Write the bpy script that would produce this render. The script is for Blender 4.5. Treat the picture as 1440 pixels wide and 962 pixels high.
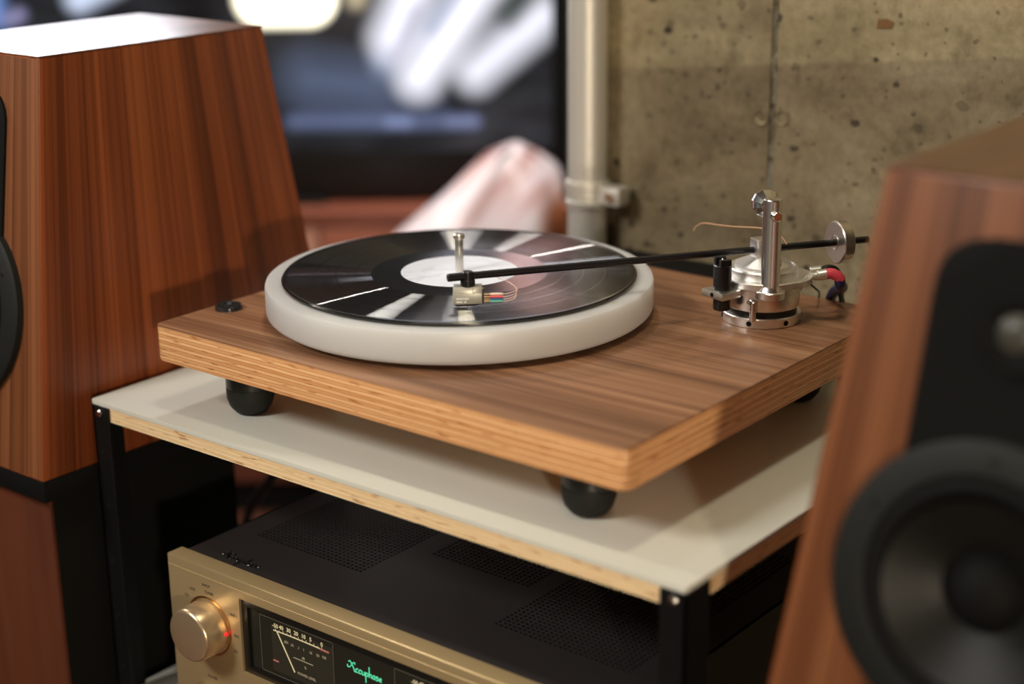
import bpy, bmesh, math, random
from mathutils import Vector, Matrix
random.seed(7)
for o in list(bpy.data.objects): bpy.data.objects.remove(o)
S = bpy.context.scene
COL = S.collection
PI = math.pi
MM = 0.001

# ------------------------------------------------------------------ camera
# world axes: x along the rack front (to the right), y to the concrete wall, z up; z = 0 is the record surface
CAM = Vector((0.8883, -1.0382, 0.3716))
rt = Vector((0.78252904, 0.62251467, -0.01112567)); up = Vector((-0.18120746, 0.24480895, 0.9524875)); fw = Vector((-0.59566111, 0.74333307, -0.30437441))
cd = bpy.data.cameras.new('camera'); cam = bpy.data.objects.new('camera', cd); COL.objects.link(cam)
cam.matrix_world = Matrix(((rt.x, up.x, -fw.x, CAM.x), (rt.y, up.y, -fw.y, CAM.y), (rt.z, up.z, -fw.z, CAM.z), (0, 0, 0, 1)))
cd.sensor_width = 36; cd.sensor_fit = 'HORIZONTAL'; cd.lens = 2331.55 / 1440 * 36
cd.clip_start = 0.02; cd.clip_end = 60
cd.dof.use_dof = True; cd.dof.focus_distance = 1.345; cd.dof.aperture_fstop = 2.3
S.camera = cam

# ------------------------------------------------------------------ world, exposure
S.view_settings.view_transform = 'Standard'; S.view_settings.look = 'None'
S.view_settings.exposure = 0.0; S.view_settings.gamma = 1; S.view_settings.use_curve_mapping = False
wd = bpy.data.worlds.new('world'); S.world = wd; wd.use_nodes = True
wd.node_tree.nodes['Background'].inputs[0].default_value = (0.9, 0.95, 1, 1)
wd.node_tree.nodes['Background'].inputs[1].default_value = 0.05

# ------------------------------------------------------------------ lamps and added fill lights
def area(name, loc, target, power, color, size, spread=180, shape='DISK', size_y=None):
    l = bpy.data.lights.new(name, 'AREA'); l.energy = power; l.color = color; l.shape = shape; l.size = size
    if size_y: l.size_y = size_y
    l.spread = math.radians(spread)
    o = bpy.data.objects.new(name, l); COL.objects.link(o); o.location = loc
    o.rotation_euler = (Vector(target) - Vector(loc)).to_track_quat('-Z', 'Y').to_euler()
    return o
area('spot_front_left', (-0.75, -2.15, 1.75), (0.1, -0.1, -0.05), 16.5, (1, 0.95, 0.87), 0.85, 90)
area('spot_left', (-2.1, -0.32, 1.36), (0.15, 0, -0.03), 2.6, (1, 0.93, 0.82), 0.13, 60)
area('low_light_right', (1.93, -1.72, 0.085), (-0.2, -0.05, -0.03), 4.1, (1, 0.82, 0.60), 0.13, 70)  # unseen low source, placed from the shadows it throws
area('overhead_fill', (0.3, -0.9, 1.85), (0.3, -0.6, 0), 2.2, (1, 0.93, 0.82), 0.9, 180, 'RECTANGLE', 0.5)  # general fill from overhead, an added light
area('back_room_fill', (-0.55, 0.62, 1.75), (-0.72, 0.98, -0.35), 10, (1, 0.93, 0.90), 0.25, 90)  # added fill that brightens the bag and cabinet
area('behind_wall_fill', (1.1, -2.7, 1.8), (1.3, -3.4, 0.4), 10, (1, 0.93, 0.85), 0.4, 150)  # added light: gives the metal parts a bright wall to reflect
area('wall_washer', (0.4, -0.35, 1.8), (0.2, 0.36, 0.1), 3.8, (1, 0.88, 0.62), 0.25, 110)

# ------------------------------------------------------------------ materials
def newmat(name):
    m = bpy.data.materials.new(name); m.use_nodes = True
    nt = m.node_tree; return m, nt, nt.nodes['Principled BSDF']
def setp(b, **k):
    names = {'color': 'Base Color', 'rough': 'Roughness', 'metal': 'Metallic', 'spec': 'Specular IOR Level', 'coat': 'Coat Weight', 'coatr': 'Coat Roughness',
             'aniso': 'Anisotropic', 'anrot': 'Anisotropic Rotation', 'trans': 'Transmission Weight', 'ior': 'IOR', 'sss': 'Subsurface Weight', 'ssss': 'Subsurface Scale', 'em': 'Emission Color', 'ems': 'Emission Strength', 'sheen': 'Sheen Weight'}
    for a, v in k.items():
        if a in ('color', 'em') and len(v) == 3: v = (*v, 1)
        b.inputs[names[a]].default_value = v
def plain(name, color, rough=0.5, bump=0.0, bscale=300, **k):
    m, nt, b = newmat(name); setp(b, color=color, rough=rough, **k)
    if bump:
        n = nt.nodes.new('ShaderNodeTexNoise'); n.inputs['Scale'].default_value = bscale; n.inputs['Detail'].default_value = 3
        tc = nt.nodes.new('ShaderNodeTexCoord'); nt.links.new(tc.outputs['Object'], n.inputs['Vector'])
        bp = nt.nodes.new('ShaderNodeBump'); bp.inputs['Strength'].default_value = bump; bp.inputs['Distance'].default_value = 0.001
        nt.links.new(n.outputs['Fac'], bp.inputs['Height']); nt.links.new(bp.outputs['Normal'], b.inputs['Normal'])
    return m
def N(nt, t, **k):
    n = nt.nodes.new(t)
    for a, v in k.items():
        if hasattr(n, a): setattr(n, a, v)
        else: n.inputs[a].default_value = v
    return n
def ramp(nt, stops, fac=None, interp='LINEAR'):
    r = nt.nodes.new('ShaderNodeValToRGB'); r.color_ramp.interpolation = interp
    e = r.color_ramp.elements
    while len(e) < len(stops): e.new(0.5)
    for x, (p, c) in zip(e, stops):
        x.position = p; x.color = (*c, 1) if len(c) == 3 else c
    if fac is not None: nt.links.new(fac, r.inputs['Fac'])
    return r
def math_(nt, op, a, b=None, clamp=False):
    m = nt.nodes.new('ShaderNodeMath'); m.operation = op; m.use_clamp = clamp
    for i, v in enumerate((a, b)):
        if v is None: continue
        if isinstance(v, (int, float)): m.inputs[i].default_value = v
        else: nt.links.new(v, m.inputs[i])
    return m.outputs[0]
def mixc(nt, fac, a, b, mode='MIX'):
    m = nt.nodes.new('ShaderNodeMix'); m.data_type = 'RGBA'; m.blend_type = mode
    for i, v in ((0, fac), (6, a), (7, b)):
        if isinstance(v, (int, float)): m.inputs[i].default_value = v
        elif isinstance(v, tuple): m.inputs[i].default_value = (*v, 1) if len(v) == 3 else v
        else: nt.links.new(v, m.inputs[i])
    return m.outputs[2]
def scaled(nt, vec, s, loc=(0, 0, 0)):
    mp = nt.nodes.new('ShaderNodeMapping'); mp.inputs['Scale'].default_value = s; mp.inputs['Location'].default_value = loc
    nt.links.new(vec, mp.inputs['Vector']); return mp.outputs[0]
def wood(name, dark, mid, light, axis, across=40, rough=0.4, streak=0.6, coat=0.0, knots=0.0, seed=0.0, tilt=None, spec=0.5, stretch=1.0, taper=False):
    """veneer: long figure, pore streaks and broad colour drift; axis = grain direction"""
    m, nt, b = newmat(name); setp(b, rough=rough, coat=coat, coatr=0.12, spec=spec)
    tc = N(nt, 'ShaderNodeTexCoord'); v = tc.outputs['Object']
    if tilt:
        mp = nt.nodes.new('ShaderNodeMapping'); mp.inputs['Rotation'].default_value = tilt; nt.links.new(v, mp.inputs['Vector']); v = mp.outputs[0]
    if taper:   # veneer sheets are cut so that the figure follows the tapering cabinet sides
        s0 = N(nt, 'ShaderNodeSeparateXYZ'); nt.links.new(v, s0.inputs[0]); t_ = math_(nt, 'DIVIDE', math_(nt, 'SUBTRACT', s0.outputs['Z'], .02), .356)
        x_ = math_(nt, 'DIVIDE', s0.outputs['X'], math_(nt, 'SUBTRACT', 1.0, math_(nt, 'MULTIPLY', t_, .2857)))
        y_ = math_(nt, 'DIVIDE', math_(nt, 'SUBTRACT', s0.outputs['Y'], math_(nt, 'MULTIPLY', t_, .064)), math_(nt, 'SUBTRACT', 1.0, math_(nt, 'MULTIPLY', t_, .293)))
        cb_ = N(nt, 'ShaderNodeCombineXYZ'); nt.links.new(x_, cb_.inputs[0]); nt.links.new(y_, cb_.inputs[1]); nt.links.new(s0.outputs['Z'], cb_.inputs[2]); v = cb_.outputs[0]
    def st(k, l, off=0): 
        s = [k, k, k]; s['xyz'.index(axis)] = l * stretch; return scaled(nt, v, s, (seed + off, seed * 1.7, seed * .6))
    wob = N(nt, 'ShaderNodeTexNoise', Scale=1.0, Detail=2.0); nt.links.new(st(9, 2.2), wob.inputs['Vector'])
    wv = nt.nodes.new('ShaderNodeVectorMath'); wv.operation = 'MULTIPLY_ADD'
    nt.links.new(wob.outputs['Color'], wv.inputs[0]); wv.inputs[1].default_value = (0.9, 0.9, 0.9) if stretch > .5 else (0.45, 0.45, 0.45)
    nt.links.new(st(across, across * 0.035), wv.inputs[2])
    n1 = N(nt, 'ShaderNodeTexNoise', Scale=1.0, Detail=3.5, Roughness=0.55); nt.links.new(wv.outputs[0], n1.inputs['Vector'])
    c1 = ramp(nt, [(0.28, dark), (0.47, mid), (0.66, light)], n1.outputs['Fac'])
    n2 = N(nt, 'ShaderNodeTexNoise', Scale=1.0, Detail=2.0, Roughness=0.6); nt.links.new(st(across * 9, across * .16, 3), n2.inputs['Vector'])
    r2 = ramp(nt, [(0.34, (0.42, 0.40, 0.38)), (0.56, (1, 1, 1))], n2.outputs['Fac'])
    col = mixc(nt, streak, c1.outputs[0], r2.outputs[0], 'MULTIPLY')
    n3 = N(nt, 'ShaderNodeTexNoise', Scale=1.0, Detail=2.0); nt.links.new(st(across * .22, across * .02, 7), n3.inputs['Vector'])
    r3 = ramp(nt, [(0.3, (0.72, 0.70, 0.68)), (0.7, (1.12, 1.1, 1.08))], n3.outputs['Fac'])
    col = mixc(nt, 1.0, col, r3.outputs[0], 'MULTIPLY')
    # thin dark figure lines
    n4 = N(nt, 'ShaderNodeTexNoise', Scale=1.0, Detail=1.0); nt.links.new(st(across * 1.6, across * .025, 11), n4.inputs['Vector'])
    l4 = math_(nt, 'ABSOLUTE', math_(nt, 'SUBTRACT', n4.outputs['Fac'], 0.5)); r4 = ramp(nt, [(0.0, (0.45, 0.42, 0.4)), (0.035, (1, 1, 1))], l4)
    col = mixc(nt, streak * 0.8, col, r4.outputs[0], 'MULTIPLY')
    if knots:
        vo = N(nt, 'ShaderNodeTexVoronoi', Scale=1.0); nt.links.new(st(9.0, 3.4, 1.3), vo.inputs['Vector'])
        rk = ramp(nt, [(0.02, (0.28, 0.22, 0.18)), (0.13, (1, 1, 1))], vo.outputs['Distance']); col = mixc(nt, knots, col, rk.outputs[0], 'MULTIPLY')
    nt.links.new(col, b.inputs['Base Color'])
    bp = N(nt, 'ShaderNodeBump', Strength=0.12, Distance=0.0004); nt.links.new(n2.outputs['Fac'], bp.inputs['Height']); nt.links.new(bp.outputs['Normal'], b.inputs['Normal'])
    return m
def plywood(name, light, dark, glue, z0, pitch, rough=0.45):
    """edge of a plywood board: plies stacked in z with glue lines, fibre along x and y"""
    m, nt, b = newmat(name); setp(b, rough=rough)
    tc = N(nt, 'ShaderNodeTexCoord'); sp = N(nt, 'ShaderNodeSeparateXYZ')
    nz = N(nt, 'ShaderNodeTexNoise', Scale=1.0, Detail=2.0); nt.links.new(scaled(nt, tc.outputs['Object'], (14, 14, 60)), nz.inputs['Vector'])
    nt.links.new(tc.outputs['Object'], sp.inputs[0])
    z = math_(nt, 'DIVIDE', math_(nt, 'SUBTRACT', sp.outputs['Z'], z0), pitch)
    z = math_(nt, 'ADD', z, math_(nt, 'MULTIPLY', math_(nt, 'SUBTRACT', nz.outputs['Fac'], .5), 0.45))
    fr = math_(nt, 'FRACT', z); fl = math_(nt, 'FLOOR', z)
    wn = N(nt, 'ShaderNodeTexWhiteNoise'); wn.noise_dimensions = '1D'; nt.links.new(fl, wn.inputs['W'])
    alt = math_(nt, 'MODULO', math_(nt, 'ABSOLUTE', fl), 2.0)
    fac = math_(nt, 'ADD', math_(nt, 'MULTIPLY', alt, 0.6), math_(nt, 'MULTIPLY', wn.outputs['Value'], 0.4))
    c = mixc(nt, fac, light, dark)
    g = ramp(nt, [(0.0, glue), (0.13, (1, 1, 1)), (0.84, (1, 1, 1)), (1.0, glue)], fr); c = mixc(nt, 0.85, c, g.outputs[0], 'MULTIPLY')
    n2 = N(nt, 'ShaderNodeTexNoise', Scale=1.0, Detail=4.0, Roughness=.7); nt.links.new(scaled(nt, tc.outputs['Object'], (30, 30, 2600)), n2.inputs['Vector'])
    r2 = ramp(nt, [(0.3, (0.7, 0.62, 0.55)), (0.6, (1.05, 1.05, 1.05))], n2.outputs['Fac']); c = mixc(nt, 0.7, c, r2.outputs[0], 'MULTIPLY')
    n3 = N(nt, 'ShaderNodeTexNoise', Scale=1.0, Detail=2.0); nt.links.new(scaled(nt, tc.outputs['Object'], (45, 45, 420)), n3.inputs['Vector'])
    r3 = ramp(nt, [(0.60, (1, 1, 1)), (0.68, (0.50, 0.30, 0.17))], n3.outputs['Fac']); c = mixc(nt, 0.8, c, r3.outputs[0], 'MULTIPLY')
    nt.links.new(c, b.inputs['Base Color']); return m
def brushed(name, color, rough, metal=1.0, scale=(1, 1, 400), bump=0.08):
    m, nt, b = newmat(name); setp(b, color=color, rough=rough, metal=metal)
    tc = N(nt, 'ShaderNodeTexCoord'); n = N(nt, 'ShaderNodeTexNoise', Scale=6.0, Detail=4.0); nt.links.new(scaled(nt, tc.outputs['Object'], scale), n.inputs['Vector'])
    bp = N(nt, 'ShaderNodeBump', Strength=bump, Distance=0.0005); nt.links.new(n.outputs['Fac'], bp.inputs['Height']); nt.links.new(bp.outputs['Normal'], b.inputs['Normal'])
    r = math_(nt, 'ADD', math_(nt, 'MULTIPLY', n.outputs['Fac'], 0.15), rough - 0.07); nt.links.new(r, b.inputs['Roughness'])
    return m

M = {}
M['plinth_top'] = wood('walnut_veneer_matt', (0.15, 0.066, 0.033), (0.27, 0.128, 0.064), (0.40, 0.215, 0.118), 'x', 60, 0.42, 0.55, spec=0.45, stretch=.6)
M['plinth_ply'] = plywood('birch_plywood_edge', (0.88, 0.54, 0.27), (0.66, 0.32, 0.13), (0.40, 0.20, 0.10), -0.0372, 0.0027)
M['shelf_ply'] = plywood('pale_plywood_edge', (0.90, 0.72, 0.46), (0.78, 0.56, 0.31), (0.8, 0.68, 0.55), -0.118, 0.0019)
M['laminate'] = plain('warm_white_laminate', (0.63, 0.635, 0.575), 0.32, 0.03, 500)
M['cab'] = wood('walnut_speaker_veneer', (0.085, 0.020, 0.007), (0.23, 0.057, 0.017), (0.35, 0.098, 0.031), 'z', 26, 0.34, 0.65, knots=0.85, seed=2.3, spec=0.35, stretch=.30, taper=True)
M['cab2'] = wood('walnut_speaker_veneer_pale', (0.085, 0.030, 0.013), (0.18, 0.064, 0.026), (0.26, 0.10, 0.043), 'z', 30, 0.45, 0.6, seed=6.1, spec=0.2, stretch=.30, taper=True)
M['cabtop'] = wood('lacquered_walnut_top', (0.06, 0.022, 0.009), (0.125, 0.05, 0.02), (0.18, 0.076, 0.032), 'y', 30, 0.4, 0.5, seed=3.3, spec=0.3, stretch=.4, coat=0.32)
M['stand_wood'] = wood('reddish_stand_wood', (0.085, 0.022, 0.009), (0.125, 0.033, 0.013), (0.16, 0.045, 0.018), 'z', 14, 0.5, 0.2, seed=4)
M['tvwood'] = wood('reddish_cabinet_wood', (0.17, 0.05, 0.03), (0.27, 0.085, 0.05), (0.36, 0.13, 0.08), 'x', 14, 0.35, 0.3, seed=9)
M['floorwood'] = wood('dark_floor_wood', (0.06, 0.022, 0.01), (0.11, 0.04, 0.02), (0.16, 0.06, 0.03), 'x', 14, 0.45, 0.4, seed=1)
M['black'] = plain('black_satin', (0.012, 0.012, 0.011), 0.42, spec=0.35)
M['blackmatt'] = plain('black_matt', (0.005, 0.005, 0.005), 0.75, spec=0.12)
M['baffle'] = plain('black_baffle', (0.0045, 0.0045, 0.0045), 0.7, spec=0.12)
M['stand_black'] = plain('black_painted_board', (0.006, 0.006, 0.005), 0.8, 0.05, 200, spec=0.12)
M['steel_black'] = plain('black_powder_coat', (0.004, 0.004, 0.004), 0.55, 0.1, 900, spec=0.2)
M['rubber'] = plain('black_rubber', (0.010, 0.011, 0.010), 0.62, spec=0.25)
M['footgloss'] = plain('black_gloss_foot', (0.012, 0.013, 0.013), 0.3)
M['armblack'] = plain('black_anodised_tube', (0.008, 0.008, 0.010), 0.28, spec=0.5)
M['alu'] = brushed('brushed_aluminium', (0.86, 0.84, 0.81), 0.32)
M['posted'] = plain('turned_steel_post', (0.86, 0.84, 0.81), 0.24, metal=1.0, aniso=0.5)
M['steel'] = plain('polished_steel', (0.72, 0.70, 0.67), 0.16, metal=1.0)
M['alusoft'] = plain('satin_aluminium', (0.88, 0.87, 0.85), 0.42, metal=1.0)
M['galv'] = plain('galvanised_steel', (0.66, 0.64, 0.59), 0.45, 0.15, 120, metal=0.55)
M['gold'] = plain('champagne_gold_anodised', (0.56, 0.42, 0.225), 0.42, 0.02, 1500, metal=0.6)
M['goldknob'] = plain('champagne_gold_knob', (0.74, 0.56, 0.36), 0.28, metal=0.8)
M['copper'] = plain('copper_gold_ring', (0.70, 0.38, 0.15), 0.3, metal=1.0)
M['amp_top'] = plain('dark_grey_steel_cover', (0.024, 0.021, 0.0215), 0.42, 0.05, 1200, spec=0.5)
M['glass_black'] = plain('smoked_window_panel', (0.020, 0.020, 0.015), 0.12, spec=0.5)
M['glass_frame'] = plain('black_window_bevel', (0.008, 0.008, 0.007), 0.3)
M['meter'] = plain('dark_meter_face', (0.032, 0.031, 0.023), 0.3)
M['frameline'] = plain('grey_hairline', (0.11, 0.105, 0.085), 0.5)
M['print'] = plain('dark_print', (0.05, 0.035, 0.02), 0.6)
M['whiteprint'] = plain('white_print', (0.85, 0.85, 0.82), 0.5)
M['cart'] = plain('pale_grey_cartridge', (0.50, 0.49, 0.43), 0.4, 0.05, 900, metal=0.35)
M['spindle'] = plain('nickel_spindle', (0.72, 0.69, 0.62), 0.28, metal=0.9)
for nm, c in (('clip_white', (0.8, 0.62, 0.5)), ('clip_red', (0.75, 0.10, 0.12)), ('clip_blue', (0.03, 0.15, 0.30)), ('clip_green', (0.14, 0.45, 0.34)), ('wire_pink', (0.78, 0.55, 0.50)), ('cable_blue', (0.012, 0.014, 0.06)), ('cable_red', (0.65, 0.06, 0.09)), ('wire_copper', (0.75, 0.42, 0.25))):
    M[nm] = plain(nm, c, 0.42)
M['brasspin'] = plain('brass_pin', (0.72, 0.5, 0.32), 0.3, metal=1.0)
M['plug'] = plain('nickel_plug', (0.72, 0.70, 0.60), 0.3, metal=0.8)
M['ceil'] = plain('painted_ceiling', (0.35, 0.34, 0.32), 0.9)
M['roomwall'] = plain('beige_paint', (0.42, 0.35, 0.25), 0.9, 0.1, 60)
def emit(name, c, s):
    m, nt, b = newmat(name); setp(b, color=(0.02, 0.02, 0.02), em=c, ems=s, rough=0.4); return m
M['logo'] = emit('green_lit_lettering', (0.12, 0.90, 0.45), 0.85)
M['meterlit'] = emit('warm_lit_scale', (1.0, 0.80, 0.42), 0.62)
M['meterdim'] = emit('warm_dim_scale', (1.0, 0.80, 0.45), 0.26)
M['meterred'] = emit('red_lit_scale', (0.9, 0.22, 0.16), 0.35)
M['led'] = emit('red_led', (1.0, 0.004, 0.012), 1.6)

# frosted acrylic platter
m, nt, b = newmat('frosted_acrylic'); setp(b, color=(0.74, 0.745, 0.745), rough=0.36, sss=0.8, ssss=0.03, spec=0.4, trans=0.28)
b.inputs['Subsurface Radius'].default_value = (1.0, 0.9, 0.8); M['acrylic'] = m

# vinyl: concentric grooves, radial-tangent anisotropy
m, nt, b = newmat('black_vinyl')
tc = N(nt, 'ShaderNodeTexCoord'); sp = N(nt, 'ShaderNodeSeparateXYZ'); nt.links.new(tc.outputs['Object'], sp.inputs[0])
rad = math_(nt, 'SQRT', math_(nt, 'ADD', math_(nt, 'MULTIPLY', sp.outputs['X'], sp.outputs['X']), math_(nt, 'MULTIPLY', sp.outputs['Y'], sp.outputs['Y'])))
cx = N(nt, 'ShaderNodeCombineXYZ'); nt.links.new(sp.outputs['X'], cx.inputs[0]); nt.links.new(sp.outputs['Y'], cx.inputs[1])
tn = nt.nodes.new('ShaderNodeVectorMath'); tn.operation = 'NORMALIZE'; nt.links.new(cx.outputs[0], tn.inputs[0])
nr = N(nt, 'ShaderNodeTexNoise', Scale=1.0, Detail=6.0, Roughness=0.75); nr.noise_dimensions = '1D'; nt.links.new(math_(nt, 'MULTIPLY', rad, 900.0), nr.inputs['W'])
gap = ramp(nt, [(0.0, (0, 0, 0)), (0.485, (0, 0, 0)), (0.495, (1, 1, 1)), (0.575, (1, 1, 1)), (0.580, (.1, .1, .1)), (0.587, (1, 1, 1)), (0.680, (1, 1, 1)), (0.686, (.1, .1, .1)), (0.692, (1, 1, 1)), (0.80, (1, 1, 1)), (0.806, (.1, .1, .1)), (0.812, (1, 1, 1)), (0.94, (1, 1, 1)), (0.955, (0, 0, 0))],
           math_(nt, 'DIVIDE', rad, 0.154))
gr = ramp(nt, [(0.3, (0.27,) * 3), (0.7, (0.42,) * 3)], nr.outputs['Fac'])
df = N(nt, 'ShaderNodeBsdfDiffuse', Color=(0.008, 0.008, 0.008, 1))
ga = N(nt, 'ShaderNodeBsdfAnisotropic', Color=(1, 1, 1, 1), Anisotropy=0.97, Rotation=0.25); nt.links.new(tn.outputs[0], ga.inputs['Tangent']); nt.links.new(gr.outputs[0], ga.inputs['Roughness'])
gs = N(nt, 'ShaderNodeBsdfAnisotropic', Color=(1, 1, 1, 1), Roughness=0.16)
mg = nt.nodes.new('ShaderNodeMixShader'); nt.links.new(math_(nt, 'MULTIPLY', gap.outputs[0], math_(nt, 'ADD', math_(nt, 'MULTIPLY', nr.outputs['Fac'], 0.4), 0.42)), mg.inputs[0]); nt.links.new(gs.outputs[0], mg.inputs[1]); nt.links.new(ga.outputs[0], mg.inputs[2])
fr = N(nt, 'ShaderNodeFresnel', IOR=1.55); mx = nt.nodes.new('ShaderNodeMixShader'); nt.links.new(fr.outputs[0], mx.inputs[0]); nt.links.new(df.outputs[0], mx.inputs[1]); nt.links.new(mg.outputs[0], mx.inputs[2])
nt.links.new(mx.outputs[0], nt.nodes['Material Output'].inputs['Surface']); nt.nodes.remove(b)
M['vinyl'] = m
# record label
m, nt, b = newmat('white_paper_label'); setp(b, rough=0.6)
tc = N(nt, 'ShaderNodeTexCoord'); nz = N(nt, 'ShaderNodeTexNoise', Scale=55.0, Detail=3.0); nt.links.new(tc.outputs['Object'], nz.inputs['Vector'])
nt.links.new(ramp(nt, [(0.30, (0.55, 0.57, 0.66)), (0.45, (0.70, 0.73, 0.82))], nz.outputs['Fac']).outputs[0], b.inputs['Base Color']); M['label'] = m

# concrete
m, nt, b = newmat('board_cast_concrete'); setp(b, rough=0.75, spec=0.35)
tc = N(nt, 'ShaderNodeTexCoord'); v = tc.outputs['Object']
n1 = N(nt, 'ShaderNodeTexNoise', Scale=7.0, Detail=8.0, Roughness=0.62, Distortion=0.4); nt.links.new(scaled(nt, v, (1, 1, 1.6)), n1.inputs['Vector'])
c = ramp(nt, [(0.25, (0.17, 0.128, 0.072)), (0.45, (0.28, 0.222, 0.132)), (0.6, (0.35, 0.288, 0.178)), (0.78, (0.45, 0.385, 0.26))], n1.outputs['Fac']).outputs[0]
n2 = N(nt, 'ShaderNodeTexNoise', Scale=95.0, Detail=6.0, Roughness=0.7); nt.links.new(v, n2.inputs['Vector'])
c = mixc(nt, 0.6, c, ramp(nt, [(0.3, (0.58, 0.56, 0.52)), (0.62, (1.12, 1.12, 1.12))], n2.outputs['Fac']).outputs[0], 'MULTIPLY')
n3 = N(nt, 'ShaderNodeTexNoise', Scale=1.0, Detail=3.0); nt.links.new(scaled(nt, v, (3, 3, 22)), n3.inputs['Vector'])
c = mixc(nt, 0.7, c, ramp(nt, [(0.35, (0.80, 0.79, 0.77)), (0.62, (1.06, 1.06, 1.05))], n3.outputs['Fac']).outputs[0], 'MULTIPLY')
spc = N(nt, 'ShaderNodeSeparateXYZ'); nt.links.new(v, spc.inputs[0])
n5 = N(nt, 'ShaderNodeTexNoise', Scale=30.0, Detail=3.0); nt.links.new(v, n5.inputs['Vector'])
# shadow edge on the wall, painted in: darker below the line, lighter above
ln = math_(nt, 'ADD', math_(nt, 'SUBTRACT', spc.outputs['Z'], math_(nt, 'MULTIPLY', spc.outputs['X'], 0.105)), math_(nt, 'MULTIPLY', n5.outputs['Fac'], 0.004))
shade_edge = math_(nt, 'DIVIDE', math_(nt, 'SUBTRACT', ln, 0.1295), 0.004, True)
c = mixc(nt, shade_edge, mixc(nt, 1.0, c, (0.83, 0.81, 0.80), 'MULTIPLY'), mixc(nt, 1.0, c, (1.10, 1.10, 1.06), 'MULTIPLY'))
n6 = N(nt, 'ShaderNodeTexNoise', Scale=22.0, Detail=5.0, Roughness=.6); nt.links.new(scaled(nt, v, (1.2, 1, .8), (3, 1, 5)), n6.inputs['Vector'])
c = mixc(nt, 0.9, c, ramp(nt, [(0.30, (0.62, 0.60, 0.57)), (0.44, (1, 1, 1)), (0.66, (1, 1, 1)), (0.76, (1.22, 1.2, 1.14))], n6.outputs['Fac']).outputs[0], 'MULTIPLY')
dv = nt.nodes.new('ShaderNodeVectorMath'); dv.operation = 'MULTIPLY_ADD'; nt.links.new(n2.outputs['Color'], dv.inputs[0]); dv.inputs[1].default_value = (.012, .012, .012); nt.links.new(v, dv.inputs[2])
hole = None
for sc, th, thr in ((26.0, 0.13, 0.62), (48.0, 0.20, 0.56), (110.0, 0.24, 0.58)):
    vo = N(nt, 'ShaderNodeTexVoronoi', Scale=sc); vo.inputs['Randomness'].default_value = 1; nt.links.new(scaled(nt, dv.outputs[0], (1, 1, 1.25), (sc, .3, .7)), vo.inputs['Vector'])
    sc_ = N(nt, 'ShaderNodeSeparateColor'); nt.links.new(vo.outputs['Color'], sc_.inputs[0])
    rsz = math_(nt, 'MULTIPLY', math_(nt, 'SUBTRACT', sc_.outputs[0], thr, True), th / (1 - thr) * 1.5)
    h = math_(nt, 'MULTIPLY', math_(nt, 'DIVIDE', math_(nt, 'SUBTRACT', rsz, vo.outputs['Distance']), 0.04, True), math_(nt, 'ADD', math_(nt, 'MULTIPLY', sc_.outputs[1], .6), .4)); hole = h if hole is None else math_(nt, 'MAXIMUM', hole, h)
c = mixc(nt, hole, c, (0.050, 0.038, 0.022)); nt.links.new(c, b.inputs['Base Color'])
hh = math_(nt, 'SUBTRACT', math_(nt, 'MULTIPLY', n2.outputs['Fac'], 0.35), hole)
bp = N(nt, 'ShaderNodeBump', Strength=0.5, Distance=0.002); nt.links.new(hh, bp.inputs['Height']); nt.links.new(bp.outputs['Normal'], b.inputs['Normal'])
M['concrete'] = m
M['mortar'] = plain('rough_grey_joint', (0.20, 0.18, 0.13), 0.9, 1.0, 180)
M['tie'] = plain('pale_tie_plug', (0.42, 0.35, 0.22), 0.8, 0.3, 200)
M['rust'] = plain('rust_stain', (0.20, 0.10, 0.03), 0.85, 0.5, 120)

# ------------------------------------------------------------------ mesh helpers (millimetres)
ORG = {}
def finish(name, bm, mat, parent=None, org=None, world=True, smooth=35, dup=False):
    """link one mesh object. Geometry is in mm, in world axes (world=True) or relative to the parent's base."""
    po = ORG.get(parent.name, Vector((0, 0, 0))) if parent else Vector((0, 0, 0))
    if org is None: org = po if world else Vector((0, 0, 0))
    org = Vector(org)
    if world: bmesh.ops.translate(bm, verts=bm.verts, vec=-org)
    bmesh.ops.scale(bm, vec=(MM, MM, MM), verts=bm.verts)
    bmesh.ops.recalc_face_normals(bm, faces=bm.faces)
    me = bpy.data.meshes.new(name); bm.to_mesh(me); bm.free()
    if smooth:
        me.shade_smooth()
        if hasattr(me, 'set_sharp_from_angle'): me.set_sharp_from_angle(angle=math.radians(smooth))
    me.materials.append(mat)
    o = bpy.data.objects.new(name, me); COL.objects.link(o)
    if parent: o.parent = parent
    o.location = ((org - po) if world else org) * MM
    ORG[o.name] = org if world else org
    return o
def tag(o, label, cat, group=None):
    o['label'] = label; o['category'] = cat
    if group: o['group'] = group
    return o
def thing(name, label, cat, loc, rotz=0, group=None):
    o = bpy.data.objects.new(name, None); COL.objects.link(o); o.empty_display_size = 0.05
    o.location = Vector(loc) * MM; o.rotation_euler = (0, 0, rotz); ORG[o.name] = Vector(loc)
    return tag(o, label, cat, group)
def struct(o): o['kind'] = 'structure'; return o
def clone(o, loc=None, parent=None):
    c = o.copy(); COL.objects.link(c)
    if parent: c.parent = parent
    if loc is not None: c.location = Vector(loc) * MM
    for ch in list(o.children): clone(ch, None, c)
    return c
def merge(dst, src):
    me = bpy.data.meshes.new('tmp'); src.to_mesh(me); src.free(); dst.from_mesh(me); bpy.data.meshes.remove(me)
def BM(): return bmesh.new()
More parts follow.
